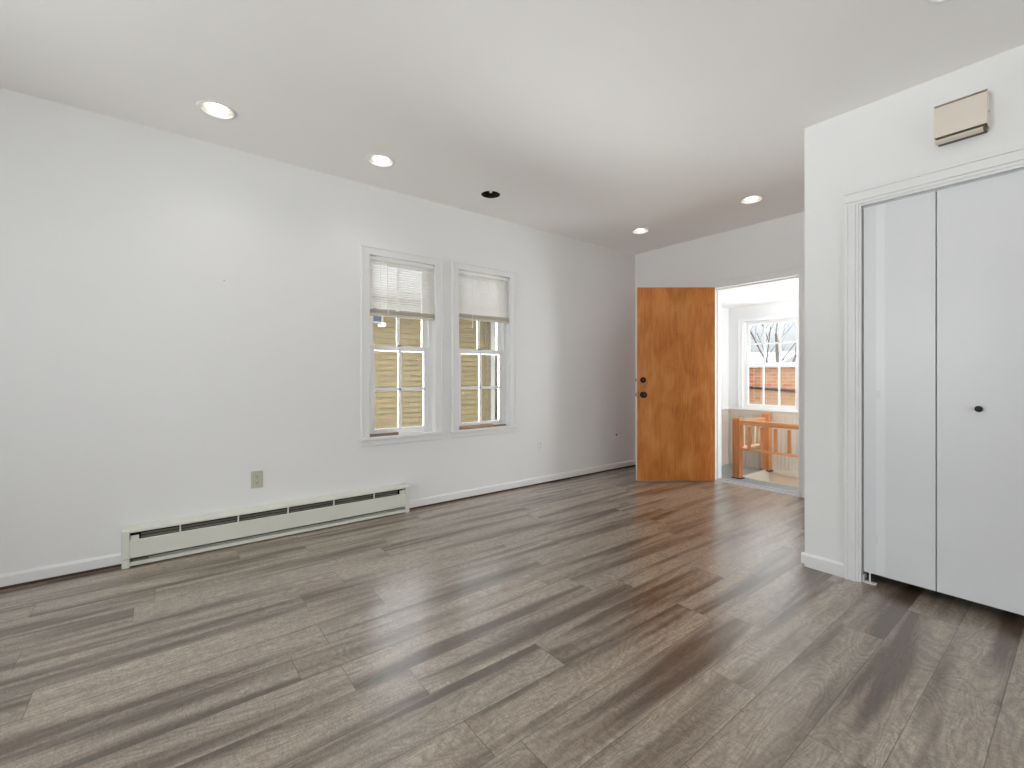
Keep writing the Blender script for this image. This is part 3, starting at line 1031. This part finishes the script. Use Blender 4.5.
# ------------------------------------------------------------------ door chime on the closet wall
ch = thing('door_chime', 'beige rectangular door chime box high on the closet wall', 'door chime', (-0.381, YC, 2.212), 0)
CWD = 0.088
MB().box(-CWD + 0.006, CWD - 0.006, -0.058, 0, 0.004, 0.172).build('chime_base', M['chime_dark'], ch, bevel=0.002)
cv = MB()
cv.box(-CWD, CWD, -0.072, -0.068, 0.024, 0.166)
cv.box(-CWD, -CWD + 0.003, -0.068, 0, 0.024, 0.170)
cv.box(CWD - 0.003, CWD, -0.068, 0, 0.024, 0.170)
cv.build('cover', M['chime'], ch, bevel=0.0015)
MB().prism([(-0.0015, 0.173), (-0.066, 0.173), (-0.071, 0.176), (-0.0015, 0.178)], 0, -CWD, CWD).build('top_flange', M['chime'], ch)
MB().prism([(-0.040, 0.000), (-0.062, 0.002), (-0.070, 0.007), (-0.066, 0.015), (-0.048, 0.016)], 0, -CWD + 0.003, CWD - 0.014).build('bottom_roll', M['chime'], ch, smooth=True)
MB().lathe([(0.0035, 0), (0.0032, 0.0018), (0, 0.002)], (CWD, -0.030, 0.090), axis='X', seg=12).build('screw', M['black'], ch)

# ------------------------------------------------------------------ porch beyond the doorway
PX0, PX1, PY0, PY1, PZ0, PZ1 = -3.091, 0.40, YB + TW, 6.178, -0.10, 2.037
WX, WY = -2.585, 5.455        # stairwell edges
struct(MB().box(PX0 - 0.1, PX1, PY0, WY, PZ0 - 0.05, PZ0).box(PX0 - 0.1, WX, WY, PY1, PZ0 - 0.05, PZ0), 'floor_porch', M['porchfloor'], 'grey painted porch floor around the stairwell', 'floor')
struct(MB().box(PX0 - 0.12, PX1 + 0.12, PY0, PY1 + 0.12, PZ1, PZ1 + 0.06), 'ceiling_porch', M['ceiling'], 'low white porch ceiling seen through the doorway', 'ceiling')
FW = dict(x0=-2.900, x1=-2.222)
FZ0, FZ1, FZM = 0.685, 1.835, 1.262
struct(MB().wall('X', PX0, PX1, -2.9, PZ1, PY1, PY1 + 0.12, [hole(FW['x0'], FW['x1'], FZ0, FZ1), hole(-1.35, -0.35, 0.70, 1.90)]), 'wall_porch_far', M['wall'], 'bright white far wall of the porch', 'wall')
struct(MB().wall('Y', PY0, PY1 + 0.12, -2.9, PZ1, PX0 - 0.12, PX0, [hole(5.13, 5.92, FZ0, FZ1)]), 'wall_porch_left', M['wall'], 'white left wall of the porch', 'wall')
struct(MB().wall('Y', PY0, PY1 + 0.12, -2.9, PZ1, PX1, PX1 + 0.12, [hole(5.0, 5.92, FZ0, FZ1)]), 'wall_porch_right', M['wall'], 'white right end wall of the porch', 'wall')
window('window_6', 'bright porch window with six small upper panes', (FW['x0'], PY1, 0), 0, FW['x1'] - FW['x0'], FZ0, FZ1, FZM, 0.12, (3, 2), (3, 1), cas=0.046, apron=False, ysh=0.045, lock=False, liner=0.012, mun=0.02)
window('window_7', 'porch side window seen edge-on beside the door', (PX0, 5.13, 0), R90, 0.79, FZ0, FZ1, FZM, 0.12, (3, 2), (3, 1), cas=0.046, apron=False, ysh=0.045, lock=False, liner=0.012, mun=0.02)
window('window_8', 'unseen window added in the far porch wall to let light in', (-1.35, PY1, 0), 0, 1.0, 0.70, 1.90, FZM, 0.12, (3, 2), (3, 1), cas=0.046, apron=False, ysh=0.045, lock=False, liner=0.012, mun=0.02)  # unseen opening added for the porch lamp behind it

window('window_9', 'unseen window added in the end wall to light the porch', (PX1, 5.92, 0), -R90, 0.92, FZ0, FZ1, FZM, 0.12, (3, 2), (3, 1), cas=0.046, apron=False, ysh=0.045, lock=False, liner=0.012, mun=0.02)  # unseen opening added for the end lamp

# beadboard wainscot with V grooves
wz1 = 0.598
wb = MB()
x = PX0 + 0.011
while x < PX1 - 0.001:
    xb = min(x + 0.044, PX1)
    wb.prism([(x + 0.003, PY1), (x + 0.003, PY1 - 0.007), (x + 0.006, PY1 - 0.010), (xb - 0.003, PY1 - 0.010), (xb, PY1 - 0.007), (xb, PY1)], 2, PZ0, wz1)
    x = xb
y = PY1 - 0.010
while y > PY0 + 0.001:
    yb = max(y - 0.044, PY0)
    wb.prism([(PX0, y - 0.003), (PX0 + 0.007, y - 0.003), (PX0 + 0.010, y - 0.006), (PX0 + 0.010, yb + 0.003), (PX0 + 0.007, yb), (PX0, yb)], 2, PZ0, wz1)
    y = yb
struct(wb, 'trim_5', M['beadboard'], 'beige beadboard wainscot around the porch', 'wainscot')
cr = MB()
cr.prism([(PY1, 0.598), (PY1 - 0.014, 0.598), (PY1 - 0.014, 0.645), (PY1 - 0.028, 0.650), (PY1 - 0.028, 0.664), (PY1, 0.664)], 0, PX0, PX1)
cr.prism([(PX0, 0.598), (PX0 + 0.014, 0.598), (PX0 + 0.014, 0.645), (PX0 + 0.028, 0.650), (PX0 + 0.028, 0.664), (PX0, 0.664)], 1, PY0, PY1 - 0.028)
struct(cr, 'trim_6', M['beadboard'], 'beige chair rail below the porch windows', 'chair rail')
# stairwell lining and curb
sw = MB()
sw.box(WX, PX1, WY - 0.10, WY, -2.9, PZ0 - 0.05)
sw.box(WX - 0.1, WX, WY - 0.10, PY1, -2.9, PZ0 - 0.05)
sw.box(WX, PX1, PY1 - 0.010, PY1, -2.9, PZ0)
struct(sw, 'trim_7', M['wellwall'], 'beige lining of the porch stairwell', 'stairwell')
cb = MB()
cb.box(WX, WX + 0.024, WY, PY1 - 0.012, PZ0 - 0.16, PZ0 + 0.018)
cb.box(WX + 0.024, PX1, PY1 - 0.026, PY1 - 0.010, PZ0 - 0.03, PZ0 + 0.03)
cb.box(WX + 0.024, PX1, WY, WY + 0.02, PZ0 - 0.16, PZ0 + 0.006)
struct(cb, 'trim_8', M['beadboard'], 'beige curb boards edging the porch stairwell', 'curb')
stp = MB()
for k in range(12):
    xt = PX1 - 0.25 - 0.235 * k
    zt = PZ0 - 0.19 * (k + 1)
    stp.box(xt - 0.235, xt, WY + 0.021, PY1 - 0.027, zt - 0.04, zt)
    stp.box(xt - 0.012, xt, WY + 0.021, PY1 - 0.027, zt, zt + 0.15)
tag(stp.build('porch_staircase', M['porchfloor']), 'grey stair flight going down inside the porch stairwell', 'stairs')

# stair railing: newels, rails, balusters
rl = thing('stair_railing', 'orange stained wooden railing with square posts around the porch stairwell', 'railing', (WX - 0.04, WY - 0.045, PZ0))
NW = 0.084
ox, oy = WX - 0.04, WY - 0.045


def rel(mb, x0, x1, y0, y1, z0, z1):
    return mb.box(x0 - ox, x1 - ox, y0 - oy, y1 - oy, z0 - PZ0, z1 - PZ0)


def newel(xc, yc_, ztop):
    p = MB()
    h = NW / 2
    rel(p, xc - h, xc + h, yc_ - h, yc_ + h, PZ0 + 0.001, ztop - 0.018)
    o = p.build('newel_post', M['railwood_z'], rl, bevel=0.004)
    q = MB()
    rel(q, xc - h - 0.004, xc + h + 0.004, yc_ - h - 0.004, yc_ + h + 0.004, ztop - 0.018, ztop)
    q.build('post_cap', M['railwood_x'], o, bevel=0.004)
    q = MB()
    rel(q, xc - h - 0.008, xc + h + 0.022, yc_ - h - 0.008, yc_ + h + 0.008, PZ0, PZ0 + 0.012)
    q.build('post_base', M['bronze'], o)
    return o


n1x, n1y = -2.600, WY - 0.045
n2x, n2y = n1x + 0.03, PY1 - 0.012 - NW / 2 - 0.001
newel(n1x, n1y, 0.612)
newel(n2x, n2y, 0.640)
q = MB()
rel(q, n1x + NW / 2, PX1 - 0.002, n1y - 0.03, n1y + 0.03, 0.535, 0.590)
q.build('top_rail', M['railwood_x'], rl, bevel=0.006)
q = MB()
rel(q, n1x + NW / 2, PX1 - 0.002, n1y - 0.016, n1y + 0.016, 0.236, 0.262)
q.build('bottom_rail', M['railwood_x'], rl, bevel=0.003)
q = MB()
rel(q, n1x - 0.03, n1x + 0.03, n1y + NW / 2, n2y - NW / 2, 0.528, 0.582)
q.build('top_rail', M['railwood_y'], rl, bevel=0.006)
q = MB()
rel(q, n1x - 0.016, n1x + 0.016, n1y + NW / 2, n2y - NW / 2, 0.236, 0.262)
q.build('bottom_rail', M['cream'], rl, bevel=0.003)
for bx in [n1x + 0.135 + 0.142 * k for k in range(20)]:
    if bx < PX1 - 0.05:
        q = MB()
        rel(q, bx - 0.016, bx + 0.016, n1y - 0.012, n1y + 0.012, 0.262, 0.520)
        q.build('baluster', M['railwood_z'], rl, bevel=0.002)
L_ = n2y - n1y - NW
for k in range(4):
    by = n1y + NW / 2 + L_ * (k + 0.75) / 4.4
    q = MB()
    rel(q, n1x - 0.012, n1x + 0.012, by - 0.016, by + 0.016, 0.262, 0.528)
    q.build('baluster', M['cream'], rl, bevel=0.002)

# ------------------------------------------------------------------ outdoors
tag(MB().box(-70, 70, -70, 110, -3.1, -2.9).build('ground', M['ground']), 'winter ground far below the windows', 'ground', kind='structure')

# neighbour house with clapboards, wall parallel to the window wall
HX, HYC = -8.30, 5.93
nh = thing('neighbor_house', 'yellow clapboard house outside the two sash windows', 'house', (HX, HYC, -2.9))
sd = MB()
EXPO = 0.103
zz = 0.0
prof = [(-0.10, 0.0)]
while zz < 5.5:
    prof += [(0.026, zz), (0.010, zz + EXPO)]
    zz += EXPO
prof += [(-0.10, zz)]
sd.prism(prof, 1, -16.0, -0.10)
sd.build('siding', M['siding'], nh)
# end wall siding facing +Y
se = MB()
prof = [(-0.22, 0.0)]
zz = 0.0
while zz < 5.5:
    prof += [(-0.070, zz), (-0.090, zz + EXPO)]
    zz += EXPO
prof += [(-0.22, zz)]
se.prism(prof, 0, -7.0, -0.10)
se.build('end_siding', M['siding'], nh)
MB().box(-0.10, 0.045, -0.125, 0.0, 0, 5.6).build('corner_board', M['cornerboard'], nh, bevel=0.005)
MB().tube([(0.065, -0.265, 0.2), (0.065, -0.265, 5.4)], 0.013, 10).tube([(0.055, -0.125, 0.2), (0.055, -0.125, 5.4)], 0.011, 10).build('downspout', M['bark'], nh, smooth=True)
MB().prism([(0.35, 5.45), (0.35, 5.58), (-3.6, 7.0), (-7.5, 5.58), (-7.5, 5.45), (-3.6, 6.85)], 1, -16.2, 0.3).build('roof', M['roof'], nh)
MB().prism([(-0.1, 5.5), (-3.6, 6.8), (-7.0, 5.5)], 1, -0.25, -0.10).box(-7.0, -0.1, -16.0, -15.9, 0, 5.5).box(-7.0, -6.9, -15.9, -0.22, 0, 5.5).build('gable', M['pale'], nh)
hw = MB()
rect_frame(hw, -3.65, -2.60, 4.995, 5.42, 0.0, 0.05, 0.04, 0.04, 0.03, 0.03)
# frame built along Y: swap axes
for v in hw.bm.verts:
    v.co = Vector((v.co.y + 0.02, v.co.x, v.co.z))
wf = hw.build('house_window', M['cornerboard'], nh)
MB().box(0.022, 0.05, -3.61, -2.64, 5.025, 5.39).build('pane', M['houseglass'], wf)
fl = MB().box(0.03, 0.05, -2.70, -2.62, 4.93, 4.99).tube([(0.05, -2.66, 4.97), (0.12, -2.66, 4.985)], 0.01, 8).tube([(0.11, -2.66, 4.99), (0.19, -2.64, 4.96)], [0.025, 0.045], 14)
fl.build('flood_light', M['whiteplastic'], nh, smooth=True)

# trees
def tree(name, label, loc, height, r0, seed, spread=0.55, depth=4, mat='bark'):
    rnd = random.Random(seed)
    r = thing(name, label, 'tree', loc, group='bare trees outdoors')
    tr_ = MB()
    br = MB()

    def grow(mb, p, d, L, rad, lev):
        pts, rs = [p.copy()], [rad]
        q = p.copy()
        dd = d.copy()
        for s in range(4):
            dd = (dd + Vector((rnd.uniform(-1, 1), rnd.uniform(-1, 1), rnd.uniform(-0.3, 0.5))) * 0.12).normalized()
            q = q + dd * L / 4
            pts.append(q.copy())
            rs.append(rad * (1 - 0.13 * (s + 1)))
        mb.tube(pts, rs, 8 if lev < 2 else 5)
        if lev >= depth:
            return
        for k in range(3 if lev else 4):
            i = rnd.choice((2, 3, 4))
            ang = rnd.uniform(0, 2 * PI)
            side = Vector((math.cos(ang), math.sin(ang), 0.35)) * spread
            nd = (dd + side * 1.5).normalized()
            grow(br, pts[i], nd, L * rnd.uniform(0.5, 0.72), rs[i] * 0.58, lev + 1)
    grow(tr_, Vector((0, 0, 0)), Vector((0, 0, 1)), height * 0.5, r0, 0)
    tr_.build('trunk', M[mat], r, smooth=True)
    br.build('branches', M[mat], r, smooth=True)
    return r


tree('bare_tree', 'bare grey tree trunk beyond the corner of the yellow house', (-10.6, 7.66, -2.9), 11.0, 0.085, 3, 0.5)
tree('bare_tree', 'bare winter tree behind the brick building, left in the porch window', (-12.4, 31.5, -2.9), 13.5, 0.15, 11, 0.42)
tree('bare_tree', 'bare winter tree behind the brick building, right in the porch window', (-9.3, 21.0, -2.9), 9.5, 0.10, 5, 0.42)
tree('bare_tree', 'bare winter tree far behind the yellow house corner', (-19.0, 15.5, -2.9), 13.0, 0.2, 8)

# brick building outside the porch window
bk_ = thing('brick_building', 'low flat-roofed brick building outside the porch window', 'building', (-9.0, 12.0, -2.9))
MB().box(1.4, 12.0, 0, 6.0, 0, 4.22).build('brick_wall', M['brick'], bk_)
MB().box(1.34, 12.06, -0.06, 6.06, 4.22, 4.29).build('coping', M['pale'], bk_)
MB().tube([(1.5, -0.03, 3.86), (5.0, -0.035, 3.62), (9.5, -0.03, 3.40)], 0.03, 8).build('cable', M['black'], bk_)

# pale house further off
ph = thing('pale_house', 'pale house with grey roof in the distance behind the brick building', 'house', (-22.0, 40.0, -2.9))
MB().box(-5, 6, 0, 8, 0, 4.9).build('house_wall', M['pale'], ph)
MB().prism([(-0.4, 4.9), (4, 6.2), (8.4, 4.9)], 0, -5.3, 6.3).build('roof', M['roof'], ph)
for k in range(4):
    wf = MB().box(-4 + 2.5 * k, -2.9 + 2.5 * k, -0.06, 0, 3.3, 4.6).build('house_window', M['pale'], ph)
    MB().box(-3.92 + 2.5 * k, -2.98 + 2.5 * k, -0.08, -0.06, 3.38, 4.52).build('pane', M['houseglass'], wf)
